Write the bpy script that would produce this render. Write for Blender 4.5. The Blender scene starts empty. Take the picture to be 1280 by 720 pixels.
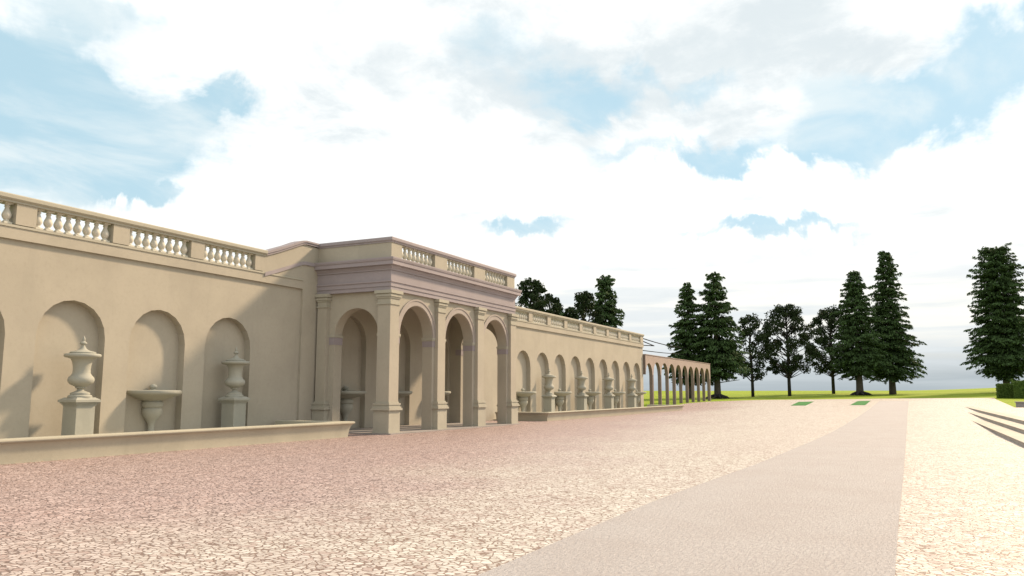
import bpy, bmesh, math, random
import numpy as np
from mathutils import Vector, Matrix

scene = bpy.context.scene
col = scene.collection
PI = math.pi

# ------------------------------------------------------------------ camera
F = 1000.0; EYE = 1.7; VX, VY = 1132.0, 491.0
PITCH = math.atan((VY - 360) / F)
_lf = math.cos(PITCH) + (VY - 360) / F * math.sin(PITCH)
YAW = math.atan2((VX - 640) / F, _lf)          # heading is YAW to the left of +X
cam_d = bpy.data.cameras.new('camera'); cam = bpy.data.objects.new('camera', cam_d); col.objects.link(cam)
cam_d.sensor_fit = 'HORIZONTAL'; cam_d.sensor_width = 36.0; cam_d.lens = F / 1280 * 36.0
cam_d.clip_start = 0.1; cam_d.clip_end = 6000
cam.location = (0, 0, EYE)
_fwd = Vector((math.cos(YAW) * math.cos(PITCH), math.sin(YAW) * math.cos(PITCH), math.sin(PITCH)))
cam.rotation_euler = _fwd.to_track_quat('-Z', 'Y').to_euler()
scene.camera = cam

def pix_dir(px, py):
    """world direction seen at a photo pixel (used for laying out trees and clouds at real distances)"""
    x = (px - 640) / F; u = -(py - 360) / F
    lf = math.cos(PITCH) - u * math.sin(PITCH); z = math.sin(PITCH) + u * math.cos(PITCH)
    return Vector((x * math.sin(YAW) + lf * math.cos(YAW), -x * math.cos(YAW) + lf * math.sin(YAW), z))

# ------------------------------------------------------------------ light
SUN_TO = Vector((1.0, -0.45, 0.77)).normalized()      # towards the sun
SUN_EL = math.asin(SUN_TO.z)
world = bpy.data.worlds.new('World'); scene.world = world; world.use_nodes = True
sun_d = bpy.data.lights.new('sun', 'SUN'); sun = bpy.data.objects.new('sun', sun_d); col.objects.link(sun)
sun_d.energy = 3.25; sun_d.angle = math.radians(5); sun_d.color = (1.0, 0.76, 0.52)
sun.rotation_euler = SUN_TO.to_track_quat('Z', 'Y').to_euler()
sun.location = (60, -30, 60)
vs = scene.view_settings
vs.view_transform = 'Standard'; vs.look = 'None'; vs.gamma = 1.0; vs.use_curve_mapping = False
vs.exposure = 1.0
SKY_STRENGTH = 0.105

class NT:
    """tiny node-tree helper"""
    def __init__(s, tree): s.t = tree; s.n = tree.nodes; s.l = tree.links; s.n.clear()
    def node(s, typ, **kw):
        n = s.n.new(typ)
        for k, v in kw.items(): setattr(n, k, v)
        return n
    def set(s, sock, v):
        if isinstance(v, bpy.types.NodeSocket): s.l.new(v, sock)
        else: sock.default_value = v
    def math(s, op, a, b=0.0, c=0.0, clamp=False):
        n = s.node('ShaderNodeMath', operation=op, use_clamp=clamp)
        s.set(n.inputs[0], a); s.set(n.inputs[1], b); s.set(n.inputs[2], c); return n.outputs[0]
    def vmath(s, op, a, b=(0, 0, 0), scale=None):
        n = s.node('ShaderNodeVectorMath', operation=op)
        s.set(n.inputs[0], a); s.set(n.inputs[1], b)
        if scale is not None: s.set(n.inputs['Scale'], scale)
        return n
    def mix(s, fac, a, b, mode='MIX'):
        n = s.node('ShaderNodeMix', data_type='RGBA', blend_type=mode)
        s.set(n.inputs[0], fac)
        for i, v in ((6, a), (7, b)):
            if isinstance(v, tuple) and len(v) == 3: v = v + (1.0,)
            s.set(n.inputs[i], v)
        return n.outputs[2]
    def ramp(s, v, stops, interp='LINEAR'):
        n = s.node('ShaderNodeValToRGB'); n.color_ramp.interpolation = interp
        e = n.color_ramp.elements
        while len(e) < len(stops): e.new(0.5)
        for el, (p, c) in zip(e, stops):
            el.position = p; el.color = (c, c, c, 1) if not isinstance(c, tuple) else c + (1,)
        s.l.new(v, n.inputs[0]); return n.outputs[0]
    def noise(s, vec, scale, detail=4.0, rough=0.5, dist=0.0, out=0):
        n = s.node('ShaderNodeTexNoise'); s.l.new(vec, n.inputs['Vector'])
        n.inputs['Scale'].default_value = scale; n.inputs['Detail'].default_value = detail
        n.inputs['Roughness'].default_value = rough; n.inputs['Distortion'].default_value = dist
        return n.outputs[out]
    def maprange(s, v, a, b, c=0.0, d=1.0, smooth=True):
        n = s.node('ShaderNodeMapRange'); n.interpolation_type = 'SMOOTHSTEP' if smooth else 'LINEAR'
        s.set(n.inputs[0], v)
        for i, x in zip((1, 2, 3, 4), (a, b, c, d)): n.inputs[i].default_value = x
        return n.outputs[0]

def build_world():
    w = NT(world.node_tree)
    out = w.node('ShaderNodeOutputWorld'); bg = w.node('ShaderNodeBackground'); w.l.new(bg.outputs[0], out.inputs[0])
    bg.inputs[1].default_value = SKY_STRENGTH
    sky = w.node('ShaderNodeTexSky', sky_type='NISHITA'); sky.sun_disc = False
    sky.sun_elevation = SUN_EL
    sky.sun_rotation = math.atan2(SUN_TO.x, SUN_TO.y)
    sky.air_density = 1.0; sky.dust_density = 0.6; sky.ozone_density = 1.5
    tc = w.node('ShaderNodeTexCoord').outputs['Generated']
    d = w.vmath('NORMALIZE', tc).outputs[0]
    sep = w.node('ShaderNodeSeparateXYZ'); w.l.new(d, sep.inputs[0]); el = sep.outputs[2]
    # flattened coordinates: clouds get thin and wide towards the horizon
    k = w.math('ADD', w.math('MAXIMUM', el, 0.0), 0.22)
    comb = w.node('ShaderNodeCombineXYZ')
    w.l.new(w.math('DIVIDE', sep.outputs[0], k), comb.inputs[0]); w.l.new(w.math('DIVIDE', sep.outputs[1], k), comb.inputs[1])
    w.l.new(w.math('MULTIPLY', el, 1.5), comb.inputs[2])
    c = comb.outputs[0]
    n1 = w.noise(c, 2.3, 9, 0.55, 0.25); n2 = w.noise(c, 5.0, 7, 0.6, 0.4)
    # ragged direction for the blue gaps
    nv = w.noise(d, 7.0, 6, 0.6, 0.3, out=1)
    dr = w.vmath('ADD', d, w.vmath('SCALE', w.vmath('SUBTRACT', nv, (0.5, 0.5, 0.5)).outputs[0], scale=0.20).outputs[0]).outputs[0]
    def blob(px, py, rx, ry, amp):
        """a patch of sky around a direction, rx/ry half sizes in photo pixels"""
        p = pix_dir(px, py).normalized()
        right = Vector((math.sin(YAW), -math.cos(YAW), 0)); right = (right - p * right.dot(p)).normalized(); up = right.cross(p)
        a = w.vmath('DOT_PRODUCT', dr, tuple(right * (F / rx))).outputs['Value']
        b = w.vmath('DOT_PRODUCT', dr, tuple(up * (F / ry))).outputs['Value']
        front = w.math('GREATER_THAN', w.vmath('DOT_PRODUCT', d, tuple(p)).outputs['Value'], 0.3)
        q = w.math('ADD', w.math('MULTIPLY', a, a), w.math('MULTIPLY', b, b))
        g = w.math('POWER', 2.718, w.math('MULTIPLY', q, -1.0))
        return w.math('MULTIPLY', w.math('MULTIPLY', g, amp), front)
    gap = None
    for args in [(40, 150, 190, 95, 1.0), (150, 190, 110, 55, 0.5), (265, 122, 45, 20, .55), (1070, 150, 115, 38, .95), (1265, 50, 60, 50, .9),
                 (1170, 130, 60, 40, .5), (1005, 198, 30, 20, .7), (900, 185, 60, 25, .4), (650, 285, 75, 14, .62), (960, 283, 100, 11, .66), (800, 190, 120, 18, .45), (720, 130, 90, 20, .5), (180, 252, 60, 12, .6), (440, 243, 40, 12, .5),
                 (120, 20, 60, 20, .4), (810, 100, 160, 22, .5), (600, 60, 170, 45, .35)]:
        g = blob(*args); gap = g if gap is None else w.math('ADD', gap, g)
    # elsewhere on the dome: scattered gaps
    cov = w.math('SUBTRACT', w.math('ADD', w.math('MULTIPLY', gap, 0.62), w.math('MULTIPLY', w.math('SUBTRACT', 1.0, n1), 0.62)), w.math('MULTIPLY', w.math('SUBTRACT', n2, 0.5), 0.45))
    clear = w.maprange(cov, 0.45, 0.74)
    # cloud shade: white with soft grey undersides
    gb = w.math('ADD', blob(760, 30, 330, 110, 1.0), w.math('ADD', blob(640, 120, 300, 60, .6), blob(1000, 80, 180, 60, .7)))
    n3 = w.noise(c, 3.6, 9, 0.62, 0.35)
    grey = w.maprange(w.math('ADD', w.math('MULTIPLY', gb, 0.20), w.math('MULTIPLY', n3, 0.9)), 0.46, 0.74, 0.0, 1.0)
    n4 = w.noise(c, 8.0, 8, 0.6, 0.5)
    cloud = w.mix(grey, (5.75, 5.75, 5.65), (3.75, 4.1, 4.25))
    cloud = w.mix(w.maprange(n4, 0.45, 0.72, 0.0, 0.45), cloud, (4.35, 4.6, 4.65))
    wisps = w.maprange(w.noise(w.vmath('MULTIPLY', c, (1.0, 1.7, 1.0)).outputs[0], 2.0, 8, 0.58, 0.4), 0.42, 0.70, 0.0, 0.75)
    blue = w.mix(0.90, sky.outputs[0], (2.5, 3.55, 4.0))
    blue = w.mix(wisps, blue, (4.3, 4.65, 4.7))
    base = w.mix(clear, cloud, blue)
    # low sky: long pale streaks, then a grey-blue band standing on the horizon
    cs = w.node('ShaderNodeCombineXYZ'); w.l.new(sep.outputs[0], cs.inputs[0]); w.l.new(sep.outputs[1], cs.inputs[1]); w.l.new(w.math('MULTIPLY', el, 16.0), cs.inputs[2])
    st = w.noise(cs.outputs[0], 3.4, 7, 0.55, 0.25)
    streak = w.mix(w.maprange(st, 0.40, 0.62), (5.1, 5.0, 4.6), (3.75, 4.0, 4.1))
    low = w.maprange(el, 0.23, 0.09)
    base = w.mix(w.math('MULTIPLY', low, 0.85), base, streak)
    band = w.maprange(w.math('ADD', el, w.math('MULTIPLY', w.math('SUBTRACT', st, 0.5), 0.09)), 0.078, 0.002)
    base = w.mix(band, base, (2.2, 2.5, 2.68))
    w.l.new(base, bg.inputs[0])
build_world()

# ------------------------------------------------------------------ materials
MATS = {}
def new_mat(name):
    m = bpy.data.materials.new(name); m.use_nodes = True; t = NT(m.node_tree)
    o = t.node('ShaderNodeOutputMaterial'); b = t.node('ShaderNodeBsdfPrincipled'); t.l.new(b.outputs[0], o.inputs[0])
    MATS[name] = m; return m, t, b
def bump(t, b, h, strength, dist=0.01):
    n = t.node('ShaderNodeBump'); n.inputs['Strength'].default_value = strength; n.inputs['Distance'].default_value = dist
    t.l.new(h, n.inputs['Height']); t.l.new(n.outputs[0], b.inputs['Normal'])
def stone(name, c, var=0.12, rough=0.85, bs=0.25, stain=0.25):
    m, t, b = new_mat(name)
    g = t.node('ShaderNodeNewGeometry').outputs['Position']
    n1 = t.noise(g, 0.7, 5, 0.6); n2 = t.noise(g, 9, 6, 0.65)
    sv = t.vmath('MULTIPLY', g, (1.6, 1.6, 0.22)).outputs[0]; n3 = t.noise(sv, 1.3, 6, 0.6)
    a = tuple(x * (1 + var) for x in c); d = tuple(x * (1 - var) for x in c)
    x = t.mix(t.maprange(n1, 0.3, 0.7), a, d)
    x = t.mix(t.math('MULTIPLY', t.maprange(n2, 0.45, 0.8), 0.25), x, tuple(v * 0.72 for v in c))
    x = t.mix(t.math('MULTIPLY', t.maprange(n3, 0.52, 0.75), stain), x, (c[0] * .7, c[1] * .72, c[2] * .74))
    t.l.new(x, b.inputs['Base Color']); b.inputs['Roughness'].default_value = rough
    b.inputs['Specular IOR Level'].default_value = 0.25
    bump(t, b, t.noise(g, 45, 5, 0.6), bs, 0.01)
    return m
stone('stucco', (0.375, 0.345, 0.28), 0.05, 0.9, 0.3, 0.18)
stone('trim', (0.37, 0.352, 0.285), 0.05, 0.8, 0.2, 0.2)
stone('archivolt', (0.335, 0.298, 0.268), 0.05, 0.8, 0.2, 0.2)
stone('lilac', (0.30, 0.268, 0.278), 0.05, 0.8, 0.2, 0.2)
stone('carved', (0.335, 0.335, 0.285), 0.08, 0.75, 0.2, 0.25)
stone('basin', (0.39, 0.37, 0.29), 0.06, 0.65, 0.2, 0.3)
stone('baluster_stone', (0.52, 0.50, 0.43), 0.06, 0.7, 0.2, 0.25)
stone('brown_post_shade', (0.17, 0.135, 0.115), 0.1, 0.8, 0.2, 0.2)
stone('pink_render', (0.33, 0.27, 0.235), 0.05, 0.9, 0.2, 0.2)
stone('block', (0.27, 0.25, 0.235), 0.08, 0.85, 0.3, 0.2)
stone('riser', (0.42, 0.38, 0.34), 0.1, 0.85, 0.3, 0.3)
stone('tread', (0.36, 0.33, 0.27), 0.08, 0.6, 0.3, 0.2)

def cobble():
    m, t, b = new_mat('cobble')
    g = t.node('ShaderNodeNewGeometry').outputs['Position']
    wob = t.vmath('SCALE', t.vmath('SUBTRACT', t.noise(g, 9.0, 2, 0.5, out=1), (.5, .5, .5)).outputs[0], scale=0.05).outputs[0]
    p = t.vmath('MULTIPLY', t.vmath('ADD', g, wob).outputs[0], (1.15, 0.85, 0.0)).outputs[0]
    def vor(feature):
        v = t.node('ShaderNodeTexVoronoi', feature=feature); t.l.new(p, v.inputs['Vector']); v.inputs['Scale'].default_value = 12.0
        v.inputs['Randomness'].default_value = 0.95; return v
    ed = vor('DISTANCE_TO_EDGE').outputs['Distance']; cl = vor('F1').outputs['Color']
    cs = t.node('ShaderNodeSeparateColor'); t.l.new(cl, cs.inputs[0])
    gn = t.noise(g, 28, 3, 0.6)
    stonef = t.maprange(t.math('ADD', t.math('ADD', ed, t.math('MULTIPLY', t.math('SUBTRACT', gn, 0.5), 0.22)), t.math('MULTIPLY', t.math('SUBTRACT', t.noise(g, 4.5, 5, 0.7), 0.5), 0.26)), 0.035, 0.115)
    big = t.maprange(t.noise(g, 0.35, 4, 0.6), 0.35, 0.65); mid = t.maprange(t.noise(g, 2.2, 3, 0.6), 0.4, 0.72)
    # the paving is a warmer pink by the fountain wall and paler towards the lawn stairs, the sun glare painted into the stone colour
    sp = t.node('ShaderNodeSeparateXYZ'); t.l.new(g, sp.inputs[0])
    glare_fade = t.maprange(t.math('ADD', t.math('ADD', sp.outputs[1], t.math('MULTIPLY', sp.outputs[0], -0.12)), t.math('MULTIPLY', t.noise(g, 0.18, 4, 0.6), 9.0)), 7.0, 14.5)
    pale = t.mix(cs.outputs[0], (0.60, 0.60, 0.55), (0.46, 0.44, 0.385))
    pink = t.mix(cs.outputs[1], (0.53, 0.415, 0.385), (0.35, 0.255, 0.235))
    sc = t.mix(glare_fade, pale, pink)
    sc = t.mix(t.math('MULTIPLY', big, 0.25), sc, (0.41, 0.335, 0.32))
    odd = t.maprange(cs.outputs[2], 0.86, 0.9)
    sc = t.mix(t.math('MULTIPLY', odd, 0.55), sc, (0.28, 0.18, 0.15))
    gr = t.mix(glare_fade, (0.18, 0.115, 0.08), (0.10, 0.064, 0.056))
    sc = t.mix(t.math('MULTIPLY', mid, 0.18), sc, gr)
    x = t.mix(stonef, gr, sc)
    t.l.new(x, b.inputs['Base Color']); b.inputs['Roughness'].default_value = 0.5
    b.inputs['Specular IOR Level'].default_value = 0.5
    bump(t, b, t.math('ADD', t.math('MULTIPLY', stonef, 1.0), t.math('MULTIPLY', gn, 0.4)), 0.45, 0.012)
cobble()
def pathmat():
    m, t, b = new_mat('path')
    g = t.node('ShaderNodeNewGeometry').outputs['Position']
    n = t.noise(t.vmath('MULTIPLY', t.vmath('ADD', g, t.vmath('MULTIPLY', t.vmath('DOT_PRODUCT', g, (0.0, 1.0, 0.0)).outputs['Value'], (0.8, 0, 0)).outputs[0]).outputs[0], (1.0, 2.0, 1)).outputs[0], 14, 5, 0.6, 0.6); n2 = t.noise(g, 0.8, 4, 0.6); n3 = t.noise(g, 120, 3, 0.6)
    x = t.mix(t.maprange(n, 0.3, 0.7), (0.325, 0.305, 0.30), (0.405, 0.388, 0.38))
    x = t.mix(t.math('MULTIPLY', t.maprange(n2, 0.35, 0.7), 0.3), x, (0.31, 0.275, 0.26))
    t.l.new(x, b.inputs['Base Color']); b.inputs['Roughness'].default_value = 0.8; b.inputs['Specular IOR Level'].default_value = 0.2
    bump(t, b, t.math('ADD', n, t.math('MULTIPLY', n3, 0.25)), 0.9, 0.03)
pathmat()
def grassmat(name, a, c, sc=1.2):
    m, t, b = new_mat(name)
    g = t.node('ShaderNodeNewGeometry').outputs['Position']
    x = t.mix(t.maprange(t.noise(g, 0.09 * sc, 5, 0.6), 0.3, 0.7), a, c)
    x = t.mix(t.math('MULTIPLY', t.noise(g, 6 * sc, 4, 0.7), 0.5), x, tuple(v * 0.7 for v in a))
    t.l.new(x, b.inputs['Base Color']); b.inputs['Roughness'].default_value = 0.9; b.inputs['Specular IOR Level'].default_value = 0.1
    bump(t, b, t.noise(g, 14, 5, 0.7), 0.8, 0.06)
grassmat('lawn', (0.20, 0.285, 0.02), (0.27, 0.32, 0.03))
grassmat('turf', (0.045, 0.17, 0.045), (0.06, 0.20, 0.06), 6)
def leafmat(name, a, c):
    m, t, b = new_mat(name)
    g = t.node('ShaderNodeNewGeometry')
    x = t.mix(t.maprange(t.noise(g.outputs['Position'], 0.9, 3, 0.6), 0.3, 0.7), a, c)
    x = t.mix(t.math('MULTIPLY', g.outputs['Random Per Island'], 0.6), x, tuple(v * 1.5 for v in c))
    t.l.new(x, b.inputs['Base Color']); b.inputs['Roughness'].default_value = 0.8; b.inputs['Specular IOR Level'].default_value = 0.08
leafmat('needles', (0.030, 0.056, 0.020), (0.052, 0.088, 0.032))
leafmat('leaves', (0.016, 0.028, 0.012), (0.026, 0.040, 0.017))
leafmat('hedge_leaf', (0.045, 0.085, 0.02), (0.085, 0.13, 0.03))
stone('bark', (0.085, 0.072, 0.062), 0.2, 0.95, 0.8, 0.4)
stone('dark_bark', (0.035, 0.032, 0.032), 0.2, 0.95, 0.8, 0.4)
m_, t_, b_ = new_mat('cable'); b_.inputs['Base Color'].default_value = (0.03, 0.03, 0.032, 1); b_.inputs['Roughness'].default_value = 0.9; b_.inputs['Specular IOR Level'].default_value = 0.05
gg = t_.node('ShaderNodeNewGeometry').outputs['Position']; t_.l.new(t_.mix(t_.noise(gg, 3, 2), (0.012, 0.012, 0.013), (0.02, 0.019, 0.018)), b_.inputs['Base Color'])

# ------------------------------------------------------------------ helpers
def link(name, me, mat, parent=None, smooth=False):
    if isinstance(mat, str): mat = MATS[mat]
    me.materials.append(mat)
    if smooth:
        for p in me.polygons: p.use_smooth = True
    o = bpy.data.objects.new(name, me); col.objects.link(o)
    if parent: o.parent = parent
    return o
def tag(o, label, cat, group=None, kind=None):
    if label: o['label'] = label
    if cat: o['category'] = cat
    if group: o['group'] = group
    if kind: o['kind'] = kind
    return o
def thing(name, loc, label, cat, group=None):
    o = bpy.data.objects.new(name, None); col.objects.link(o); o.location = loc
    o.empty_display_size = 0.3
    return tag(o, label, cat, group)
class MB:
    """collects shapes for ONE mesh object; coordinates are relative to org"""
    def __init__(s, org=(0, 0, 0)): s.v = []; s.f = []; s.o = Vector(org)
    def add(s, vs_, fs):
        k = len(s.v); s.v += [tuple(Vector(p) - s.o) for p in vs_]; s.f += [tuple(i + k for i in f) for f in fs]
    def box(s, x0, x1, y0, y1, z0, z1):
        s.add([(x, y, z) for z in (z0, z1) for y in (y0, y1) for x in (x0, x1)],
              [(0, 2, 3, 1), (4, 5, 7, 6), (0, 1, 5, 4), (2, 6, 7, 3), (0, 4, 6, 2), (1, 3, 7, 5)])
    def prism_xz(s, pts, y0, y1):
        n = len(pts)
        s.add([(x, y0, z) for x, z in pts] + [(x, y1, z) for x, z in pts],
              [tuple(range(n)), tuple(range(2 * n - 1, n - 1, -1))] + [(i, i + n, (i + 1) % n + n, (i + 1) % n) for i in range(n)])
    def lathe(s, cx, cy, prof, seg=24):
        vs_ = []; fs = []
        for r, z in prof:
            for i in range(seg):
                a = 2 * PI * i / seg; vs_.append((cx + r * math.cos(a), cy + r * math.sin(a), z))
        for j in range(len(prof) - 1):
            for i in range(seg):
                fs.append((j * seg + i, j * seg + (i + 1) % seg, (j + 1) * seg + (i + 1) % seg, (j + 1) * seg + i))
        fs.append(tuple(range(seg - 1, -1, -1))); fs.append(tuple((len(prof) - 1) * seg + i for i in range(seg)))
        s.add(vs_, fs)
    def tube(s, pts, rad, seg=8):
        pts = [Vector(p) for p in pts]; vs_ = []; fs = []
        for j, p in enumerate(pts):
            d = (pts[min(j + 1, len(pts) - 1)] - pts[max(j - 1, 0)]).normalized()
            a = d.cross(Vector((0, 0, 1)) if abs(d.z) < 0.9 else Vector((1, 0, 0))).normalized(); b = d.cross(a)
            r = rad[j] if isinstance(rad, (list, tuple)) else rad
            for i in range(seg):
                t = 2 * PI * i / seg; vs_.append(p + a * (r * math.cos(t)) + b * (r * math.sin(t)))
        for j in range(len(pts) - 1):
            for i in range(seg):
                fs.append((j * seg + i, j * seg + (i + 1) % seg, (j + 1) * seg + (i + 1) % seg, (j + 1) * seg + i))
        fs.append(tuple(range(seg))); fs.append(tuple((len(pts) - 1) * seg + i for i in range(seg - 1, -1, -1)))
        s.add(vs_, fs)
    def sweep(s, path, prof, closed=False):
        """prof = list of (out, z); path in plan, outward = right-hand side normal given by path direction"""
        P = [Vector((p[0], p[1])) for p in path]; n = len(P); rings = []
        for i in range(n):
            def nrm(a, b):
                d = (b - a).normalized(); return Vector((d.y, -d.x))
            if i == 0: m = nrm(P[0], P[1]); k = 1
            elif i == n - 1: m = nrm(P[-2], P[-1]); k = 1
            else:
                n1 = nrm(P[i - 1], P[i]); n2 = nrm(P[i], P[i + 1]); m = (n1 + n2).normalized(); k = 1 / m.dot(n1)
            rings.append([(P[i].x + m.x * o * k, P[i].y + m.y * o * k, z) for o, z in prof])
        vs_ = [v for r in rings for v in r]; q = len(prof); fs = []
        for i in range(n - 1):
            for j in range(q):
                fs.append((i * q + j, i * q + (j + 1) % q, (i + 1) * q + (j + 1) % q, (i + 1) * q + j))
        fs.append(tuple(range(q - 1, -1, -1))); fs.append(tuple((n - 1) * q + j for j in range(q)))
        s.add(vs_, fs)
    def build(s, name, mat, parent=None, bevel=0.0, smooth=False, autosmooth=False):
        me = bpy.data.meshes.new(name); me.from_pydata(s.v, [], s.f); me.update()
        bm = bmesh.new(); bm.from_mesh(me)
        bmesh.ops.recalc_face_normals(bm, faces=bm.faces)
        if bevel:
            bmesh.ops.bevel(bm, geom=[e for e in bm.edges if len(e.link_faces) == 2 and e.calc_face_angle(0) > 0.6], offset=bevel, segments=2, profile=0.6, affect='EDGES', clamp_overlap=True)
        if autosmooth:
            for e in bm.edges:
                e.smooth = not (len(e.link_faces) == 2 and e.calc_face_angle(0) > 0.75)
        bm.to_mesh(me); bm.free()
        return link(name, me, mat, parent, smooth or autosmooth)

def arch_wall(mb, x0, x1, z0, z1, y0, t, ops, niche=None, seg=12, axis='x'):
    """wall with arched openings (cx, r, spring). niche = depth of blind recess, else cut through. axis 'y' swaps x and y."""
    T = (lambda x, y, z: (x, y, z)) if axis == 'x' else (lambda x, y, z: (y, x, z))
    def quad(a, b, c, d): mb.add([T(*a), T(*b), T(*c), T(*d)], [(0, 1, 2, 3)])
    def face_set(y):
        cur = x0
        for cx, r, sp in ops:
            quad((cur, y, z0), (cx - r, y, z0), (cx - r, y, z1), (cur, y, z1))
            A = [(cx - r * math.cos(PI * i / seg), sp + r * math.sin(PI * i / seg)) for i in range(seg + 1)]
            for (xa, za), (xb, zb) in zip(A, A[1:]): quad((xa, y, za), (xb, y, zb), (xb, y, z1), (xa, y, z1))
            cur = cx + r
        quad((cur, y, z0), (x1, y, z0), (x1, y, z1), (cur, y, z1))
    face_set(y0)
    y1 = y0 + t
    yb = y0 + niche if niche else y1
    for cx, r, sp in ops:
        A = [(cx - r, z0)] + [(cx - r * math.cos(PI * i / seg), sp + r * math.sin(PI * i / seg)) for i in range(seg + 1)] + [(cx + r, z0)]
        for (xa, za), (xb, zb) in zip(A, A[1:]): quad((xa, y0, za), (xb, y0, zb), (xb, yb, zb), (xa, yb, za))
        if niche: mb.add([T(xa, yb, za) for xa, za in A], [tuple(range(len(A)))])
    if niche: quad((x0, y1, z0), (x1, y1, z0), (x1, y1, z1), (x0, y1, z1))
    else: face_set(y1)
    quad((x0, y0, z1), (x1, y0, z1), (x1, y1, z1), (x0, y1, z1))
    quad((x0, y0, z0), (x0, y1, z0), (x0, y1, z1), (x0, y0, z1)); quad((x1, y0, z0), (x1, y1, z0), (x1, y1, z1), (x1, y0, z1))
def arch_build(mb, name, mat, parent):
    me = bpy.data.meshes.new(name); me.from_pydata(mb.v, [], mb.f); me.update()
    bm = bmesh.new(); bm.from_mesh(me); bmesh.ops.remove_doubles(bm, verts=bm.verts, dist=1e-5)
    bmesh.ops.recalc_face_normals(bm, faces=bm.faces); bm.to_mesh(me); bm.free()
    return link(name, me, mat, parent)

# ------------------------------------------------------------------ terrain
def sst(a, b, x):
    t = min(1, max(0, (x - a) / (b - a))); return t * t * (3 - 2 * t)
def gh(x, y):
    if x < 122: b = max(0.0, 0.01 * (x - 38))
    else: b = 0.84 + 0.02 * (min(x, 190) - 122)
    if x > 125: b += 0.9 * sst(140, 195, x) * sst(2, -30, y)
    w = sst(11, 21, y)
    return b * (1 - w) + b * sst(77.5, 92, x) * w
def sheet(name, xs, yfun, dz, mat, parent=None, ny=40):
    vs_ = []; fs = []
    for x in xs:
        ya, yb = yfun(x)
        for j in range(ny + 1):
            y = ya + (yb - ya) * j / ny; vs_.append((x, y, gh(x, y) + dz))
    for i in range(len(xs) - 1):
        for j in range(ny):
            a = i * (ny + 1) + j; fs.append((a, a + ny + 1, a + ny + 2, a + 1))
    me = bpy.data.meshes.new(name); me.from_pydata(vs_, [], fs); me.update()
    return link(name, me, mat, parent, True)
def interp(x, pts):
    if x <= pts[0][0]: return pts[0][1]
    for (a, p), (b, q) in zip(pts, pts[1:]):
        if x <= b: return p + (q - p) * (x - a) / (b - a)
    return pts[-1][1]
EDGE_L = [(76, 24.9), (79, 22.75), (100.3, 21.8), (112, 18.1), (120, 9.5), (124.5, 3.3), (130.5, -10.9)]
xs = [-1500, -500, -100, -40] + list(range(-30, 240, 2)) + [260, 300, 400, 600, 1000, 1800, 3000]
ysl = [-2500, -1000, -400, -150] + list(range(-80, 121, 2)) + [160, 250, 500, 1200, 2500]
vs_ = []; fs = []
for x in xs:
    for y in ysl:
        inside = x < 124 and y < min(interp(max(x - 3, 76), EDGE_L), interp(max(x + 3, 76), EDGE_L)) - 4 and (x < 76 or y > -5)
        vs_.append((x, y, gh(x, y) - (0.30 if inside else 0.03)))
for i in range(len(xs) - 1):
    for j in range(len(ysl) - 1):
        a = i * len(ysl) + j; fs.append((a, a + len(ysl), a + len(ysl) + 1, a + 1))
me = bpy.data.meshes.new('lawn'); me.from_pydata(vs_, [], fs); me.update()
tag(link('lawn', me, 'lawn', None, True), None, None, kind='structure')

def plaza_y(x):
    ya = -40 if x <= 81.6 else interp(x, [(81.6, -8.4), (130.5, -11.0)])
    return ya, interp(x, EDGE_L)
xp = [-40, -20] + [x * 1.0 for x in range(-10, 82, 1)] + [81.6, 81.62] + [x * 1.0 for x in range(82, 131)] + [130.5]
tag(sheet('plaza', xp, plaza_y, 0.0, 'cobble', ny=60), None, None, kind='structure')
PATH_L = [(0, 3.73), (6.9, 3.70), (10.5, 3.69), (13.1, 3.66), (18, 3.42), (20, 3.32), (30, 3.07), (42.4, 2.92), (56, 2.80), (80, 2.80), (107, 2.93)]
def path_y(x):
    return interp(x, [(0, 0.20), (12, 0.18), (18, 0.14), (40, 0.05), (60, -0.03), (110.5, -0.3)]), interp(x, PATH_L)
tag(sheet('path', [-10 + i * 1.5 for i in range(81)], path_y, 0.006, 'path', ny=4), None, None, kind='structure')
mb = MB(); mb.add([(-10, -40, .45), (82.0, -40, .45), (82.0, -4.75, .45), (-10, -4.75, .45)], [(0, 1, 2, 3)])
tag(mb.build('upper_terrace', 'cobble'), None, None, kind='structure')

# three long steps that die into the sloping plaza
st = thing('garden_steps', (40, -4, 0), 'three long low stone steps sinking into the sloping paving at the right', 'steps')
for k, (y, z) in enumerate(((-3.28, .15), (-4.0, .30), (-4.72, .45))):
    mb = MB((40, -4, 0)); x1 = 38 + z * 100 + 1.2
    mb.box(4, x1, y - 0.76, y, -0.1, z - 0.035 if k < 2 else z - 0.03)
    r = mb.build('riser', 'riser', st)
    mb = MB((40, -4, 0)); mb.box(4, x1, y - 0.70, y + 0.03, z - 0.035, z + (0.004 if k == 2 else 0))
    mb.build('tread', 'tread', st, bevel=0.012)

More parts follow.
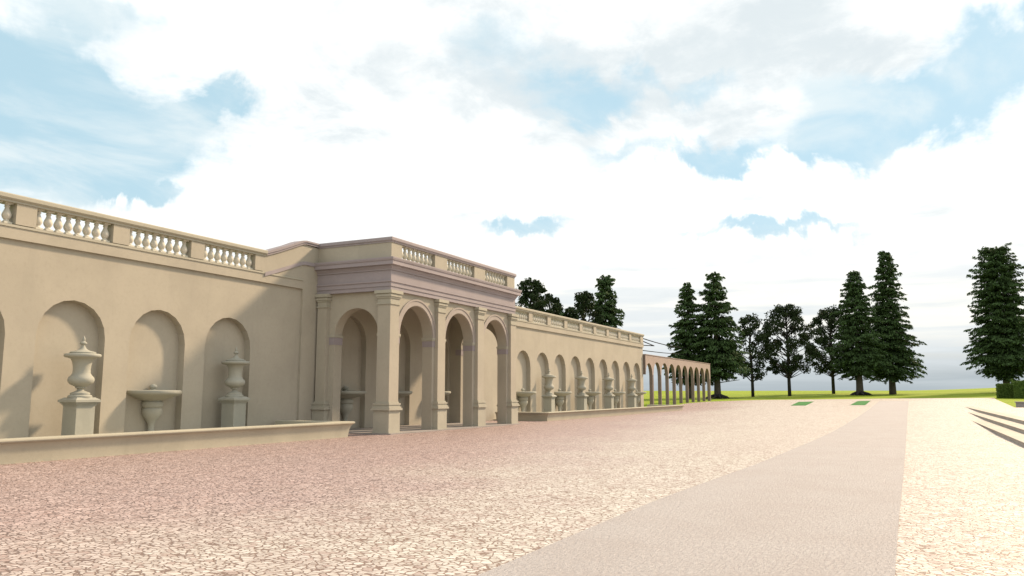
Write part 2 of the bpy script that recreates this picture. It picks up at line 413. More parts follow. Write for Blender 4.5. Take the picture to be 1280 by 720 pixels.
# green turf panels set in the paving
def quad_patch(c, label):
    mb = MB(); rows = 4
    n = 4; vs_ = []; fs = []
    for i in range(n + 1):
        for j in range(n + 1):
            u, v = i / n, j / n
            a = Vector(c[0]).lerp(Vector(c[1]), u); b = Vector(c[3]).lerp(Vector(c[2]), u); p = a.lerp(b, v)
            vs_.append((p.x, p.y, gh(p.x, p.y) + 0.02))
    for i in range(n):
        for j in range(n):
            a = i * (n + 1) + j; fs.append((a, a + 1, a + n + 2, a + n + 1))
    k = len(vs_); vs_ += [(x, y, z - 0.018) for x, y, z in vs_]
    fs += [tuple(i + k for i in f[::-1]) for f in fs]
    rim = [i for i in range(n + 1)] + [(i + 1) * (n + 1) + n for i in range(n)] + [n * (n + 1) + n - 1 - i for i in range(n)] + [(n - 1 - i) * (n + 1) for i in range(n - 1)]
    for a, b in zip(rim, rim[1:] + rim[:1]): fs.append((a, b, b + k, a + k))
    mb.add(vs_, fs)
    tag(mb.build('turf_panel', 'turf'), label, 'turf panel', 'green turf panels set in the paving')
quad_patch([(83.3, 10.2), (100.4, 11.4), (103.1, 9.95), (83.7, 8.85)], 'slanting green turf rectangle in the pale paving, farther from the smooth path')
quad_patch([(86.5, 5.0), (106.7, 5.3), (109.2, 3.95), (86.8, 3.65)], 'green turf rectangle lying close beside the far end of the smooth path')

# ------------------------------------------------------------------ garden walls with blind arches
YP, YF, YC = 23.25, 23.15, 23.08        # panel plane, fascia plane, coping front
R_N, SP_N = 1.155, 3.42
def baluster_mesh():
    mb = MB(); h = 0.64
    prof = [(.10, .05), (.10, .075), (.075, .10), (.065, .12), (.095, .16), (.125, .22), (.13, .27), (.115, .33), (.08, .41), (.058, .48), (.06, .51), (.08, .525), (.08, .545), (.06, .56), (.075, .58), (.10, .60)]
    mb.lathe(0, 0, prof, 12)
    mb.box(-.115, .115, -.115, .115, 0, .052); mb.box(-.115, .115, -.115, .115, .60, h)
    o = mb.build('baluster', 'baluster_stone', autosmooth=True); me = o.data; bpy.data.objects.remove(o); return me
BAL = baluster_mesh()
def balustrade(root, org, xa, xb, pier_edges, y, z0, zt, ncount=8, h=0.64, pier_mat='stucco'):
    """piers and balusters between xa and xb; pier_edges = list of (x0, x1)"""
    org = Vector(org)
    for a, b in pier_edges:
        mb = MB(org); mb.box(a, b, y - .2, y + .2, z0, zt); mb.build('pier', pier_mat, root)
    for (a0, a1), (b0, b1) in zip(pier_edges, pier_edges[1:]):
        L = b0 - a1
        for i in range(ncount):
            o = bpy.data.objects.new('baluster', BAL); col.objects.link(o); o.parent = root
            o.location = Vector((a1 + L * (i + .5) / ncount, y, z0)) - org; o.scale = (1, 1, (zt - z0) / h)

def coping_prof(zb, zt):
    return [(0.0, zb), (0.03, zb), (0.03, zb + .05), (0.07, zb + .08), (0.10, zb + .11), (0.10, zt - .03), (0.08, zt), (-0.46, zt), (-0.46, zb)]

def wing(name, label, x0, x1, niches, piers, strip=None, fascia_x1=None, ramp=None):
    org = ((x0 + x1) / 2, YP, 0)
    root = thing(name, org, label, 'garden wall')
    mb = MB(org); arch_wall(mb, x0, x1, -0.1, 6.15, YP, 1.0, [(c, R_N, SP_N) for c in niches], niche=0.30, seg=10)
    arch_build(mb, 'niche_panel', 'stucco', root)
    fx0, fx1 = x0, fascia_x1 or x1
    mb = MB(org); mb.box(fx0, strip[1] - .003 if strip else fx1, YF, YP + .98, 6.152, 6.52); mb.build('fascia', 'stucco', root)
    mb = MB(org); mb.sweep([(fx0, YF), (fx1, YF)], [(0, 6.50), (.03, 6.50), (.03, 6.57), (-.44, 6.57), (-.44, 6.50)]); mb.build('base_moulding', 'trim', root)
    if strip:
        mb = MB(org); mb.box(strip[0], strip[1], YF, YP + .9, -0.1, 6.151); mb.build('pilaster', 'stucco', root)
    balustrade(root, org, x0, x1, piers, YF + .2, 6.60, 7.22)
    return root, org

# near wing (left)
near_n = [16.38 + 3.23 * k for k in range(-3, 3)]
near_p = [(14.60 + 3.225 * k - .31, 14.60 + 3.225 * k + .31) for k in range(-3, 3)]
rn, on = wing('garden_wall', 'long stucco garden wall with blind arches and balustrade, left of the portico', 3.3, 26.85, near_n, near_p + [(23.97, 24.41)], strip=(26.85, 27.99))
mb = MB(on); mb.sweep([(3.3, YF), (24.55, YF)], coping_prof(7.22, 7.46)); mb.build('coping', 'trim', rn)
mb = MB(on); mb.box(3.5, 27.9, YF + .9, YP + .95, 6.50, 6.54); mb.build('wall_top', 'stucco', rn)
# ramped solid parapet joining the portico
RX = [(24.55, 7.25), (25.2, 7.47), (25.9, 7.74), (26.5, 7.98), (26.72, 8.07), (26.9, 8.11), (27.82, 8.11)]
mb = MB(on); mb.prism_xz([(24.4, 6.15), (27.985, 6.15), (27.985, 8.05)] + [(x, z) for x, z in RX[::-1]][1:] + [(24.4, 7.22)], YF + .0015, YF + .4); mb.build('ramped_parapet', 'stucco', rn)
top = [(24.55, 7.43), (25.15, 7.66), (25.9, 7.93), (26.45, 8.16), (26.7, 8.245), (26.9, 8.28), (27.82, 8.28)]
mb = MB(on); mb.prism_xz(RX + top[::-1], YC + .01, YF + .46); mb.prism_xz([(x, z + .09) for x, z in RX] + [(x, z - .005) for x, z in top[::-1]], YC - .03, YC + .02)
mb.build('ramped_coping', 'lilac', rn)
lo = [(24.5, 6.55), (25.2, 6.78), (25.9, 7.03), (26.5, 7.25), (26.75, 7.33), (26.95, 7.36), (27.79, 7.36)]
mb = MB(on); mb.prism_xz([(x, z - .15) for x, z in lo] + [(x, z) for x, z in lo[::-1]], YF - .045, YF + .1); mb.build('ramped_moulding', 'lilac', rn)

# far wing (right)
far_n = [49.42 + 3.22 * k for k in range(9)]
far_p = [(50.45 + 3.23 * k - .3, 50.45 + 3.23 * k + .3) for k in range(-3, 9)]
far_p = far_p[:-1] + [(76.3, 77.2)]
rf, of = wing('garden_wall', 'long stucco garden wall with nine blind arches, beyond the portico', 39.62, 77.3, far_n, far_p, strip=None)
mb = MB(of); mb.sweep([(39.85, YF), (77.3, YF)], coping_prof(7.22, 7.46)); mb.build('coping', 'trim', rf)
mb = MB(of); mb.box(39.8, 77.25, YF + .9, YP + .95, 6.50, 6.54); mb.build('wall_top', 'stucco', rf)

# ------------------------------------------------------------------ portico
PO = (33.8, 21.2, 0)
po = thing('portico', PO, 'projecting portico of three round arches with lilac entablature and balustrade on top', 'portico')
CX = [28.07, 31.92, 35.77, 39.55]
BAY = [(28.68 + 31.4) / 2, 33.85, 37.67]
mb = MB(PO); arch_wall(mb, 27.98, 39.64, -.05, 6.02, 19.38, .52, [(c, 1.34, 4.18) for c in BAY], seg=24); arch_build(mb, 'front_wall', 'stucco', po)
for x in (27.98, 39.12):
    mb = MB(PO); arch_wall(mb, 19.902, 23.0, -.05, 6.02, x, .52, [(21.12, 1.15, 4.18)], seg=24, axis='y'); arch_build(mb, 'side_wall', 'stucco', po)
mb = MB(PO); arch_wall(mb, 27.99, 39.6, -.05, 6.85, 23.0, .98, [(c, 1.25, 4.0) for c in BAY], niche=0.28, seg=20); arch_build(mb, 'back_wall', 'stucco', po)
mb = MB(PO); mb.box(28.0, 39.62, 19.4, 23.6, 6.45, 6.62); mb.build('ceiling', 'stucco', po)
mb = MB(PO); mb.box(27.6, 40.0, 18.98, 23.3, -.05, .05); mb.build('floor_slab', 'block', po, bevel=.01)
def shell(mb, x0, x1, y0, y1, rings):
    for o, z0, z1 in rings: mb.box(x0 - o, x1 + o, y0 - o, y1 + o, z0, z1)
PL = [(.10, 0.0, .10), (.075, .10, .98), (.15, .98, 1.06), (.115, 1.06, 1.13), (.07, 1.13, 1.20), (.095, 1.20, 1.27), (.04, 1.27, 1.33)]
CP = [(.035, 5.40, 5.46), (.0, 5.46, 5.66), (.04, 5.66, 5.73), (.075, 5.73, 5.82), (.05, 5.82, 5.86), (.115, 5.86, 5.995)]
def pilaster(x0, x1, y0, y1):
    cx, cy = (x0 + x1) / 2, (y0 + y1) / 2
    mb = MB(PO); mb.box(x0, x1, y0, y1, 0, 6.0); p = mb.build('column', 'stucco', po)
    for nm, rg in (('plinth', PL), ('capital', CP)):
        mb = MB(PO); shell(mb, x0, x1, y0, y1, [(max(o, .006), a, b) for o, a, b in rg]); q = mb.build(nm, 'trim', p)
pilaster(27.74, 28.40, 19.20, 19.84)
pilaster(31.59, 32.25, 19.20, 19.50)
pilaster(35.44, 36.10, 19.20, 19.50)
pilaster(39.22, 39.88, 19.20, 19.84)
pilaster(27.74, 28.10, 22.55, 23.05)
pilaster(39.50, 39.88, 22.55, 23.05)
# impost blocks and lilac bands on the piers
piers = [(27.98, BAY[0] - 1.34), (BAY[0] + 1.34, BAY[1] - 1.34), (BAY[1] + 1.34, BAY[2] - 1.34), (BAY[2] + 1.34, 39.64)]
for i, (a, b) in enumerate(piers):
    aa = a - (.045 if i else -.1); bb = b + (.045 if i < 3 else -.1)
    mb = MB(PO); mb.box(aa, bb, 19.335, 19.945, 4.10, 4.20); mb.box(aa + .015, bb - .015, 19.35, 19.93, 4.05, 4.098); mb.build('impost', 'trim', po)
    mb = MB(PO); mb.box(aa + .03, bb - .03, 19.365, 19.915, 3.78, 4.048); mb.build('impost_band', 'lilac', po)
for x in (27.98, 39.12):
    for a, b in ((19.93, 19.97), (22.27, 22.6)):
        mb = MB(PO); mb.box(x - .045, x + .565, a - .02, b + .045 if a < 20 else b, 4.10, 4.20) if a < 20 else mb.box(x - .045, x + .565, a - .045, b, 4.10, 4.20)
        mb.build('impost', 'trim', po)
        mb = MB(PO); (mb.box(x - .02, x + .54, a - .02, b + .02, 3.78, 4.098) if a < 20 else mb.box(x - .02, x + .54, a - .02, b, 3.78, 4.098)); mb.build('impost_band', 'lilac', po)
def ring(mb, c, sp, r0, r1, y0, y1, seg=28, axis='x'):
    T = (lambda x, y, z: (x, y, z)) if axis == 'x' else (lambda x, y, z: (y, x, z))
    vs_ = []; fs = []
    for i in range(seg + 1):
        a = PI * i / seg
        for r, y in ((r0, y0), (r1, y0), (r1, y1), (r0, y1)): vs_.append(T(c - r * math.cos(a), y, sp + r * math.sin(a)))
    for i in range(seg):
        for j in range(4): fs.append((i * 4 + j, i * 4 + (j + 1) % 4, i * 4 + 4 + (j + 1) % 4, i * 4 + 4 + j))
    fs += [(0, 1, 2, 3), tuple(seg * 4 + j for j in (3, 2, 1, 0))]
    mb.add(vs_, fs)
for c in BAY:
    mb = MB(PO); ring(mb, c, 4.2, 1.345, 1.60, 19.345, 19.40); ring(mb, c, 4.2, 1.55, 1.63, 19.32, 19.40); mb.build('archivolt', 'archivolt', po)
# entablature: architrave, frieze, cornice round three sides
PATH = [(27.80, 23.2), (27.80, 19.24), (39.82, 19.24), (39.82, 23.2)]
def inv(p): return p      # path runs so that outward is on the right-hand... see sweep
def sweep_out(prof, name, mat):
    mb = MB(PO); mb.sweep(PATH[::-1], [(-o, z) for o, z in prof]) if False else mb.sweep(PATH, [(-o if False else o, z) for o, z in prof]); return mb.build(name, mat, po)
# (direction check: from (27.8,23.2) to (27.8,19.24) the right-hand normal is (-1,0): outward)
sweep_out([(0, 6.0), (0, 6.17), (.03, 6.17), (.03, 6.33), (.07, 6.36), (.07, 6.42), (-.4, 6.42), (-.4, 6.0)], 'architrave', 'lilac')
sweep_out([(.005, 6.42), (.005, 6.86), (-.4, 6.86), (-.4, 6.42)], 'frieze', 'lilac')
sweep_out([(.005, 6.86), (.05, 6.86), (.05, 6.92), (.09, 6.97), (.12, 7.03), (.12, 7.07), (.24, 7.07), (.24, 7.22), (.27, 7.25), (.29, 7.32), (.29, 7.37), (-.45, 7.40), (-.45, 6.86)], 'cornice', 'lilac')
# parapet
for x0, x1 in ((27.82, 28.2), (39.42, 39.80)):
    mb = MB(PO); mb.box(x0, x1, 19.66, 23.3, 7.375, 8.06); mb.build('parapet', 'stucco', po)
mb = MB(PO); mb.box(27.9, 39.7, 19.3, 23.7, 7.2, 7.38); mb.build('roof', 'stucco', po)
mb = MB(PO); mb.box(28.5, 39.4, 19.27, 19.65, 7.375, 7.43); mb.build('base_moulding', 'trim', po)
balustrade(po, PO, 0, 0, [(27.82, 28.62), (31.35, 32.45), (35.15, 36.3), (38.9, 39.80)], 19.46, 7.40, 8.06, ncount=8)
mb = MB(PO); mb.sweep([(27.82, 23.4), (27.82, 19.26), (39.80, 19.26), (39.80, 23.4)], [(0, 8.06), (.03, 8.06), (.03, 8.10), (.08, 8.15), (.08, 8.25), (.06, 8.285), (-.44, 8.285), (-.44, 8.06)]); mb.build('coping', 'lilac', po)

# ------------------------------------------------------------------ fountain basins on the ground (long stone troughs)
def trough(x0, x1, z, label):
    org = ((x0 + x1) / 2, 21, 0)
    root = thing('pool_basin', org, label, 'basin', 'long stone pool basins along the wall')
    prof = [(-.03, -.05), (-.03, .04), (-.02, z * .2), (.0, z * .45), (.03, z * .62), (.07, z * .76), (.11, z * .83), (.15, z * .87), (.16, z * .92), (.15, z * .98), (.11, z), (-.26, z), (-.30, z - .03), (-.30, -.05)]
    # end-wall, front and end-wall as one swept rim (outward = right of travel)
    mb = MB(org); mb.sweep([(x0, 22.93), (x0, 19.46), (x1, 19.46), (x1, 22.93)], prof); mb.build('rim', 'basin', root, autosmooth=True)
    mb = MB(org); mb.box(x0 + .25, x1 - .25, 19.7, YP + .2, -.05, .06); mb.build('pool_floor', 'basin', root)
    return root
trough(2.0, 25.5, .60, 'long low stone pool basin running from the left edge of the photo to the portico')
trough(44.75, 77.6, .54, 'long low stone pool basin in the distance beyond the portico')

# ------------------------------------------------------------------ urns and wall fountains
def make_urn():
    root = thing('urn_on_pedestal', (0, 0, 0), '', 'urn', 'lidded stone urns on square pedestals')
    mb = MB(); w = .31
    mb.box(-w - .05, w + .05, -w - .05, w + .05, 0, .12); mb.box(-w, w, -w, w, .12, 1.28)
    p = mb.build('pedestal', 'carved', root, bevel=.008)
    mb = MB()
    for o, a, b in ((.012, 1.28, 1.315), (.035, 1.315, 1.35), (.07, 1.35, 1.39), (.11, 1.39, 1.46)): mb.box(-w - o, w + o, -w - o, w + o, a, b)
    k = w + .10
    mb.add([(-k, -k, 1.458), (k, -k, 1.458), (k, k, 1.458), (-k, k, 1.458), (-.3, -.3, 1.53), (.3, -.3, 1.53), (.3, .3, 1.53), (-.3, .3, 1.53)], [(3, 2, 1, 0), (4, 5, 6, 7), (0, 1, 5, 4), (1, 2, 6, 5), (2, 3, 7, 6), (3, 0, 4, 7)])
    mb.build('pedestal_cap', 'carved', p)
    mb = MB()
    mb.lathe(0, 0, [(.34, 1.52), (.34, 1.57), (.31, 1.60), (.27, 1.61), (.28, 1.64), (.27, 1.67), (.22, 1.69), (.11, 1.73), (.085, 1.77), (.10, 1.80), (.15, 1.82), (.14, 1.85), (.20, 1.88), (.30, 1.93), (.36, 2.0), (.375, 2.07), (.35, 2.14), (.29, 2.20), (.25, 2.27), (.245, 2.38), (.255, 2.50), (.28, 2.61), (.32, 2.70), (.40, 2.735), (.49, 2.75), (.515, 2.78), (.52, 2.82), (.50, 2.85), (.46, 2.86)], 36)
    mb.build('urn_body', 'carved', root, autosmooth=True)
    mb = MB()
    mb.lathe(0, 0, [(.36, 2.855), (.37, 2.90), (.34, 2.92), (.25, 2.94), (.16, 2.97), (.10, 3.01), (.06, 3.07), (.045, 3.12), (.06, 3.135), (.10, 3.17), (.10, 3.20), (.06, 3.23), (.04, 3.25), (.05, 3.29), (.045, 3.33), (.02, 3.39), (.0, 3.42)], 28)
    mb.build('lid', 'carved', root, autosmooth=True)
    return root
def make_fountain():
    root = thing('wall_fountain', (0, 0, 0), '', 'fountain', 'round stone basin fountains against the wall')
    mb = MB(); mb.lathe(0, 0, [(.24, 0), (.24, .12), (.16, .16), (.12, .22), (.10, .45), (.11, .58), (.14, .66), (.20, .76), (.29, .88), (.335, 1.0), (.34, 1.08), (.32, 1.14), (.30, 1.15), (.30, 1.17), (.345, 1.20), (.36, 1.27), (.345, 1.35), (.30, 1.38), (.30, 1.40)], 32); mb.build('pedestal', 'carved', root, autosmooth=True)
    mb = MB(); mb.lathe(0, 0, [(.30, 1.40), (.38, 1.42), (.60, 1.50), (.80, 1.58), (.88, 1.61), (.92, 1.64), (.935, 1.69), (.92, 1.74), (.88, 1.76), (.84, 1.75), (.5, 1.70), (.1, 1.68)], 44); mb.build('bowl', 'carved', root, autosmooth=True)
    mb = MB(); mb.lathe(0, 0, [(.10, 1.68), (.10, 1.76), (.07, 1.79), (.11, 1.83), (.13, 1.88), (.11, 1.93), (.05, 1.97), (.0, 1.98)], 20); mb.build('finial', 'carved', root, autosmooth=True)
    return root
def copy_tree(o, parent=None):
    c = o.copy(); col.objects.link(c); c.parent = parent
    for ch in list(o.children): copy_tree(ch, c)
    return c
urn0 = make_urn(); ftn0 = make_fountain()
urn_spots = [((16.38, 22.68), 'pale stone urn nearest the camera, in the leftmost full arch of the near wall'),
             ((22.87, 22.86), 'shaded stone urn on its pedestal in the blind arch next to the portico'),
             ((52.64, 22.75), 'stone urn in the first urn arch of the far wall, just beyond the portico'),
             ((59.08, 22.75), 'stone urn on its pedestal, second urn beyond the portico along the far wall'),
             ((65.52, 22.75), 'stone urn on its pedestal, third urn beyond the portico along the far wall'),
             ((71.96, 22.75), 'stone urn on its pedestal, the farthest one near the end of the far wall')]
for i, ((x, y), lab) in enumerate(urn_spots):
    o = urn0 if i == 0 else copy_tree(urn0)
    o.location = (x, y, 0.03); o['label'] = lab
ft_spots = [((19.62, 23.38), 'round stone wall fountain between the two urns of the near wall'),
            ((29.98, 23.12), 'round wall fountain inside the portico, seen through its left side arch'),
            ((33.85, 23.12), 'round wall fountain inside the portico, seen through the first front arch'),
            ((37.67, 23.12), 'round wall fountain inside the portico, seen through the second front arch'),
            ((49.42, 23.30), 'round wall fountain nearest the portico on the far wall'),
            ((55.86, 23.30), 'round wall fountain between the first and second urns of the far wall'),
            ((62.30, 23.30), 'round wall fountain between the second and third urns of the far wall'),
            ((68.74, 23.30), 'round wall fountain between the third and fourth urns of the far wall'),
            ((75.18, 23.30), 'round wall fountain in the last arch at the far end of the wall')]
for i, ((x, y), lab) in enumerate(ft_spots):
    o = ftn0 if i == 0 else copy_tree(ftn0)
    o.location = (x, y, 0.03); o['label'] = lab

# ------------------------------------------------------------------ open arcade beyond the wall
AO = (92, 23, 0)
ar = thing('arcade', AO, 'open pinkish arcade of slender arches beyond the end of the far wall', 'arcade')
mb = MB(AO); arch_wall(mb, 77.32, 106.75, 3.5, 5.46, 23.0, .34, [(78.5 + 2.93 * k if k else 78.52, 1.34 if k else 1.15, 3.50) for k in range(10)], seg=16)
ab = arch_build(mb, 'arch_band', 'pink_render', ar); ab.data.materials.append(MATS['brown_post_shade'])
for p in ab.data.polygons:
    if abs(p.normal.y) < .5 and p.center.z < 5.3: p.material_index = 1      # shade of the arch reveals painted in with the post brown
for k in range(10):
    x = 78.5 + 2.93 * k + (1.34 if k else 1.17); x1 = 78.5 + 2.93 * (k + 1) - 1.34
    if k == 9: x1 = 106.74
    mb = MB(AO); mb.box(x + .004, x1 - .004, 23.004, 23.336, -0.1, 3.5); mb.build('post', 'brown_post_shade', ar)
mb = MB(AO); mb.box(77.32, 106.76, 22.95, 23.40, 5.462, 5.52); mb.build('coping', 'pink_render', ar)

# ------------------------------------------------------------------ trees
rng = np.random.default_rng(7)
def place(px, D):
    """ground point seen in photo column px at distance D along the view"""
    d = pix_dir(px, 491); k = D / (d.x * math.cos(YAW) + d.y * math.sin(YAW)); return d.x * k, d.y * k
def leaf_mesh(name, P, A, B, mat, parent):
    """quads centred on P with half axes A, B (n x 3 arrays)"""
    n = len(P); V = np.stack([P - A * .9 - B * .5, P + A * .1 - B, P + A, P + B * .9 - A * .2], 1).reshape(-1, 3)
    me = bpy.data.meshes.new(name); me.vertices.add(4 * n); me.vertices.foreach_set('co', V.astype(np.float32).ravel())
    me.loops.add(4 * n); me.loops.foreach_set('vertex_index', np.arange(4 * n, dtype=np.int32))
    me.polygons.add(n); me.polygons.foreach_set('loop_start', np.arange(0, 4 * n, 4, dtype=np.int32)); me.polygons.foreach_set('loop_total', np.full(n, 4, dtype=np.int32))
    me.update(); me.validate(); return link(name, me, mat, parent)
def unit(v): return v / np.maximum(np.linalg.norm(v, axis=1, keepdims=True), 1e-6)

def conifer(px, D, top_py, base_off, widths, label, roots=False, lean=0.0, group='conifers around the lawn', dense=1.0, bare=False, base_z=None):
    """widths: list of (t, radius in m) from crown foot t=0 to tip t=1"""
    x, y = place(px, D); z = gh(x, y) if base_z is None else base_z
    Ht = 1.7 + (491 - top_py) / F * D * 1.0 - z
    root = thing('conifer_tree', (x, y, z), label, 'conifer', group)
    cb = base_off * Ht
    mb = MB(); r0 = .035 * Ht * .75 if roots else .03 * Ht * .7
    mb.tube([(0, 0, -.2), (0, 0, .25 * Ht * .3), (lean * .3, 0, Ht * .4), (lean * .7, 0, Ht * .75), (lean, 0, Ht * .97)], [r0 * 1.15, r0, r0 * .7, r0 * .3, .03], 10)
    for i in range(26):
        a = rng.uniform(0, 2 * PI); h = cb + (Ht - cb) * rng.uniform(.02, .7); L = np.interp((h - cb) / (Ht - cb), [w[0] for w in widths], [w[1] for w in widths]) * .8
        mb.tube([(0, 0, h), (math.cos(a) * L * .5, math.sin(a) * L * .5, h + .1 * L), (math.cos(a) * L, math.sin(a) * L, h - .08 * L)], [.09, .06, .02], 5)
    if bare:
        for s, L in ((-1, 2.6), (1, 3.4)):
            dx, dy = math.sin(YAW) * s, -math.cos(YAW) * s
            mb.tube([(0, 0, cb * .72), (dx * L, dy * L, cb * .86)], [.09, .04], 6)
    mb.build('trunk', 'bark', root, smooth=True)
    if roots:
        mb = MB()
        for i in range(9):
            a = i * 2 * PI / 9 + rng.uniform(-.2, .2); L = rng.uniform(1.3, 2.2)
            mb.tube([(0, 0, .7), (math.cos(a) * .5, math.sin(a) * .5, .38), (math.cos(a) * L * .7, math.sin(a) * L * .7, .2), (math.cos(a) * L, math.sin(a) * L, -.1)], [.3, .28, .18, .06], 7)
        mb.build('roots', 'dark_bark', root, smooth=True)
    # crown: whorls of drooping boughs
    P = []; A = []; B = []
    nlev = int((Ht - cb) / .62)
    for lv in range(nlev):
        t = (lv + rng.uniform(-.25, .25)) / nlev; t = min(max(t, 0), .995)
        Rb = float(np.interp(t, [w[0] for w in widths], [w[1] for w in widths])) * (1 + .10 * math.sin(lv * 2.4) + rng.uniform(-.08, .08))
        nb = int((7 + Rb * 2.6) * dense)
        for b in range(nb):
            a = 2 * PI * (b + rng.uniform(-.4, .4)) / nb + lv * 1.1
            L = Rb * (rng.uniform(.62, 1.05) if rng.random() > .15 else rng.uniform(1.05, 1.32)); h0 = cb + (Ht - cb) * t + rng.uniform(-.5, .5)
            up = rng.uniform(.02, .22) + .5 * t * t; droop = rng.uniform(.22, .42) * (1 - .4 * t)
            n = int(10 + L * 24); s = rng.uniform(.12, 1, n) ** .75
            ca, sa = math.cos(a), math.sin(a)
            w = (.16 + .30 * L * s * (1.15 - s)) ; lat = rng.normal(0, 1, n) * w * .8
            px_ = ca * L * s - sa * lat + lean * t; py_ = sa * L * s + ca * lat
            pz = h0 + L * (up * s - droop * s * s) - np.abs(lat) * .35 + rng.normal(0, .09, n)
            P.append(np.stack([px_, py_, pz], 1))
            da = unit(np.stack([ca + rng.normal(0, .45, n), sa + rng.normal(0, .45, n), -.6 + rng.normal(0, .4, n)], 1))
            db = unit(np.cross(da, rng.normal(0, 1, (n, 3)) * .7 + np.array([0, 0, 1.0])))
            sz = rng.uniform(.14, .36, (n, 1)); A.append(da * sz); B.append(db * sz * rng.uniform(.28, .5, (n, 1)))
    # leader tuft
    n = 60; P.append(np.stack([rng.normal(0, .22, n) + lean, rng.normal(0, .22, n), Ht - .2 - rng.uniform(0, 1.4, n)], 1)); A.append(unit(rng.normal(0, 1, (n, 3))) * .25); B.append(unit(rng.normal(0, 1, (n, 3))) * .12)
    leaf_mesh('crown', np.concatenate(P), np.concatenate(A), np.concatenate(B), 'needles', root)
    return root

def broadleaf(px, D, top_py, crown_lo, rad, label, nclump=46, group='broadleaf trees around the lawn', base_z=None, leaf=.22, per=140):
    x, y = place(px, D); z = gh(x, y) if base_z is None else base_z
    Ht = 1.7 + (491 - top_py) / F * D - z
    root = thing('broadleaf_tree', (x, y, z), label, 'tree', group)
    cb = crown_lo * Ht; mb = MB(); r0 = .014 * Ht + .03
    mb.tube([(0, 0, -.2), (rng.normal(0, .05), 0, Ht * .3), (rng.normal(0, .1), rng.normal(0, .1), Ht * .6), (rng.normal(0, .15), rng.normal(0, .15), Ht * .95)], [r0 * 1.2, r0, r0 * .7, .03], 8)
    P = []; A = []; B = []
    for i in range(nclump):
        t = (i + rng.uniform(0, 1)) / nclump
        prof = math.sin(PI * min(1, (t * .86 + .12))) ** .65
        a = i * 2.399 + rng.uniform(-.5, .5); R = rad * prof * math.sqrt(rng.uniform(.12, 1.0))
        c = np.array([math.cos(a) * R, math.sin(a) * R, cb + (Ht - cb) * (.04 + .92 * t)])
        h0 = max(cb * .85, c[2] - .10 * Ht - R * .25)
        mb.tube([(0, 0, h0), tuple(c * [.5, .5, 0] + [0, 0, h0 + (c[2] - h0) * .45]), tuple(c)], [.085, .055, .02], 5)
        cr = rng.uniform(.45, 1.05) * (.6 + .10 * rad)
        n = int(per * rng.uniform(.7, 1.3)); q = unit(rng.normal(0, 1, (n, 3))) * (rng.uniform(0, 1, (n, 1)) ** .45) * cr * np.array([1.15, 1.15, .8])
        P.append(c + q); A.append(unit(rng.normal(0, 1, (n, 3))) * rng.uniform(.6, 1.2, (n, 1)) * leaf); B.append(unit(rng.normal(0, 1, (n, 3))) * rng.uniform(.4, .8, (n, 1)) * leaf)
    mb.build('trunk', 'dark_bark', root, smooth=True)
    leaf_mesh('crown', np.concatenate(P), np.concatenate(A), np.concatenate(B), 'leaves', root)
    return root

W_ = lambda s, l: [(t, r * s) for t, r in l]
SPR = [(0, 2.6), (.08, 4.1), (.2, 4.4), (.4, 3.5), (.6, 2.7), (.8, 1.9), (.93, 1.25), (1, .5)]
conifer(862, 124, 355, .16, W_(.80, SPR), 'narrow conifer standing directly behind the far end of the arcade')
conifer(897, 122, 342, .17, W_(1.0, SPR), 'broad conifer with spreading roots just right of the arcade', roots=True, bare=True)
broadleaf(941, 130, 393, .20, 4.0, 'small round-crowned tree between the broad conifer and the slim-trunked tree', nclump=40)
broadleaf(987, 132, 381, .22, 5.2, 'open-crowned tree with a slim straight trunk standing alone in the middle of the row', nclump=84)
broadleaf(1042, 146, 384, .22, 5.4, 'leafy tree tucked in behind the left side of the rooted conifer', nclump=84)
conifer(1075, 134, 338, .16, W_(1.0, SPR), 'full conifer with a thick trunk and flared roots beside the tallest tree', roots=True, bare=True, lean=.8)
TALL = [(0, 2.6), (.06, 4.6), (.16, 5.0), (.3, 3.9), (.5, 2.9), (.7, 2.2), (.88, 1.5), (.96, .9), (1, .4)]
conifer(1116, 138, 312, .12, W_(1.0, TALL), 'tallest conifer, at the right end of the tree row above the path', lean=.6)
COL = [(0, 2.2), (.08, 4.0), (.18, 5.6), (.24, 4.9), (.4, 4.4), (.6, 4.1), (.8, 3.6), (.92, 2.9), (1, 1.4)]
conifer(1259, 138, 310, .10, W_(1.0, COL), 'dense columnar conifer standing behind the clipped hedge at the right', dense=1.15)
# behind the far wall
bt = 'trees showing above the far wall'
broadleaf(664, 95, 348, .45, 2.6, 'ragged dark tree closest to the portico, showing above the far wall', nclump=46, group=bt, base_z=0.0, per=130)
broadleaf(688, 99, 366, .4, 1.9, 'smaller ragged tree above the far wall, second from the portico', nclump=26, group=bt, base_z=0.0, per=130)
conifer(699, 104, 381, .3, W_(.50, SPR), 'little green conifer top just peeping over the balustrade of the far wall', group=bt, base_z=0.0)
broadleaf(714, 104, 384, .4, 1.6, 'low leafy tree showing just left of the rounded tree above the far wall', nclump=22, group=bt, base_z=0.0, per=130)
broadleaf(731, 107, 364, .4, 2.7, 'rounded leafy tree directly left of the tall conifer above the far wall', nclump=50, group=bt, base_z=0.0)
conifer(758, 112, 345, .15, W_(.95, SPR), 'tall dense conifer rising behind the far wall', group=bt, base_z=0.0, lean=.3)

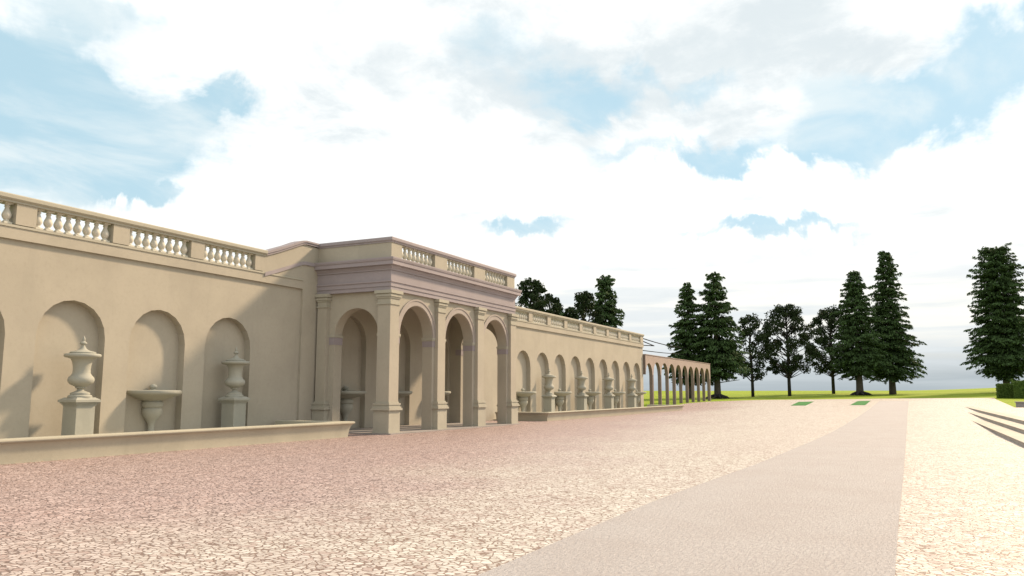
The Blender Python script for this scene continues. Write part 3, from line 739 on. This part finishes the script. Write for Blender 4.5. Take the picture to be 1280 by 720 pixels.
# ------------------------------------------------------------------ hedges and low block at the right
def hedge(x0, x1, y0, y1, z0, h, label, arch=0.0):
    cx, cy = (x0 + x1) / 2, (y0 + y1) / 2
    root = thing('clipped_hedge', (cx, cy, z0), label, 'hedge', 'clipped hedges by the right edge')
    mb = MB(); n = 14; pts = [(y0 - cy, -.2)] + [(y0 - cy + (y1 - y0) * i / n, h - .12 + arch * math.sin(PI * i / n)) for i in range(n + 1)] + [(y1 - cy, -.2)]
    m = len(pts)
    mb.add([(x0 - cx + .08, a, b) for a, b in pts] + [(x1 - cx - .08, a, b) for a, b in pts], [tuple(range(m)), tuple(range(2 * m - 1, m - 1, -1))] + [(i, i + m, (i + 1) % m + m, (i + 1) % m) for i in range(m)])
    mb.build('hedge_core', 'hedge_leaf', root)
    N = int((y1 - y0) * h * 260 + 2500); F_ = rng.integers(0, 3, N); yy = rng.uniform(y0, y1, N); zz = rng.uniform(0, h, N); xx = np.where(F_ == 1, rng.uniform(x0, x1, N), x0 + .04)
    t = (yy - y0) / (y1 - y0); zt = h - .1 + arch * np.sin(PI * t)
    zz = np.where(F_ == 1, zt, zz * zt / h); side = (F_ == 2) & (rng.random(N) < .25); yy = np.where(side, np.where(rng.random(N) < .5, y0, y1), yy); xx = np.where(side, rng.uniform(x0, x1, N), xx)
    P = np.stack([xx - cx, yy - cy, zz], 1) + rng.normal(0, .05, (N, 3))
    leaf_mesh('foliage', P, unit(rng.normal(0, 1, (N, 3))) * .10, unit(rng.normal(0, 1, (N, 3))) * .07, 'hedge_leaf', root)
hedge(128.4, 130.2, -13.9, -11.35, gh(130, -12) - .02, 1.95, 'low square end of clipped dark green hedge beside the pale paving')
hedge(127.6, 130.6, -28, -13.2, gh(130, -14) - .02, 2.25, 'taller rounded clipped hedge in front of the columnar conifer', arch=.5)
mb = MB((82, -11, 0)); mb.box(81.7, 82.4, -22, -8.55, .1, .86); mb.box(81.62, 82.48, -22.08, -8.47, .86, .95)
tag(mb.build('low_wall', 'block', bevel=.015), 'grey stone end of a low wall at the right edge, in front of the hedge', 'low wall')
bpy.data.objects['low_wall'].location = (82, -11, 0)

# ------------------------------------------------------------------ cables and bracket between wall end and trees
def pt(px, py, D):
    d = pix_dir(px, py); k = D / (d.x * math.cos(YAW) + d.y * math.sin(YAW)); return Vector((d.x * k, d.y * k, EYE + d.z * k))
c1 = Vector((*place(862, 124), 0))
def cable(a, b, r, sag, label):
    o = Vector(a); mb = MB(o); n = 14
    mb.tube([Vector(a).lerp(Vector(b), i / n) - Vector((0, 0, sag * 4 * (i / n) * (1 - i / n))) for i in range(n + 1)], r, 6)
    c = mb.build('cable', 'cable', smooth=True); c.location = o; tag(c, label, 'cable', 'cables from the wall end to the trees')
cable((77.0, 23.4, 7.15), (c1.x, c1.y, 8.6), .05, .25, 'upper dark cable sloping from the top of the wall end to the conifer')
cable((77.3, 23.7, 5.95), (c1.x, c1.y, 7.6), .045, .1, 'lower dark cable running level just above the arcade to the conifer')
a, b, c = Vector((77.35, 23.5, 6.9)), Vector((82.6, 23.6, 6.62)), Vector((77.35, 24.1, 6.45))
br = thing('iron_bracket', (77.35, 23.6, 6.6), 'thin dark pointed bracket sticking out from the end of the wall above the arcade', 'bracket')
mb = MB((77.35, 23.6, 6.6)); mb.tube([a, b], .05, 6); mb.build('upper_rod', 'cable', br, smooth=True)
mb = MB((77.35, 23.6, 6.6)); mb.tube([c, b], .05, 6); mb.build('lower_rod', 'cable', br, smooth=True)
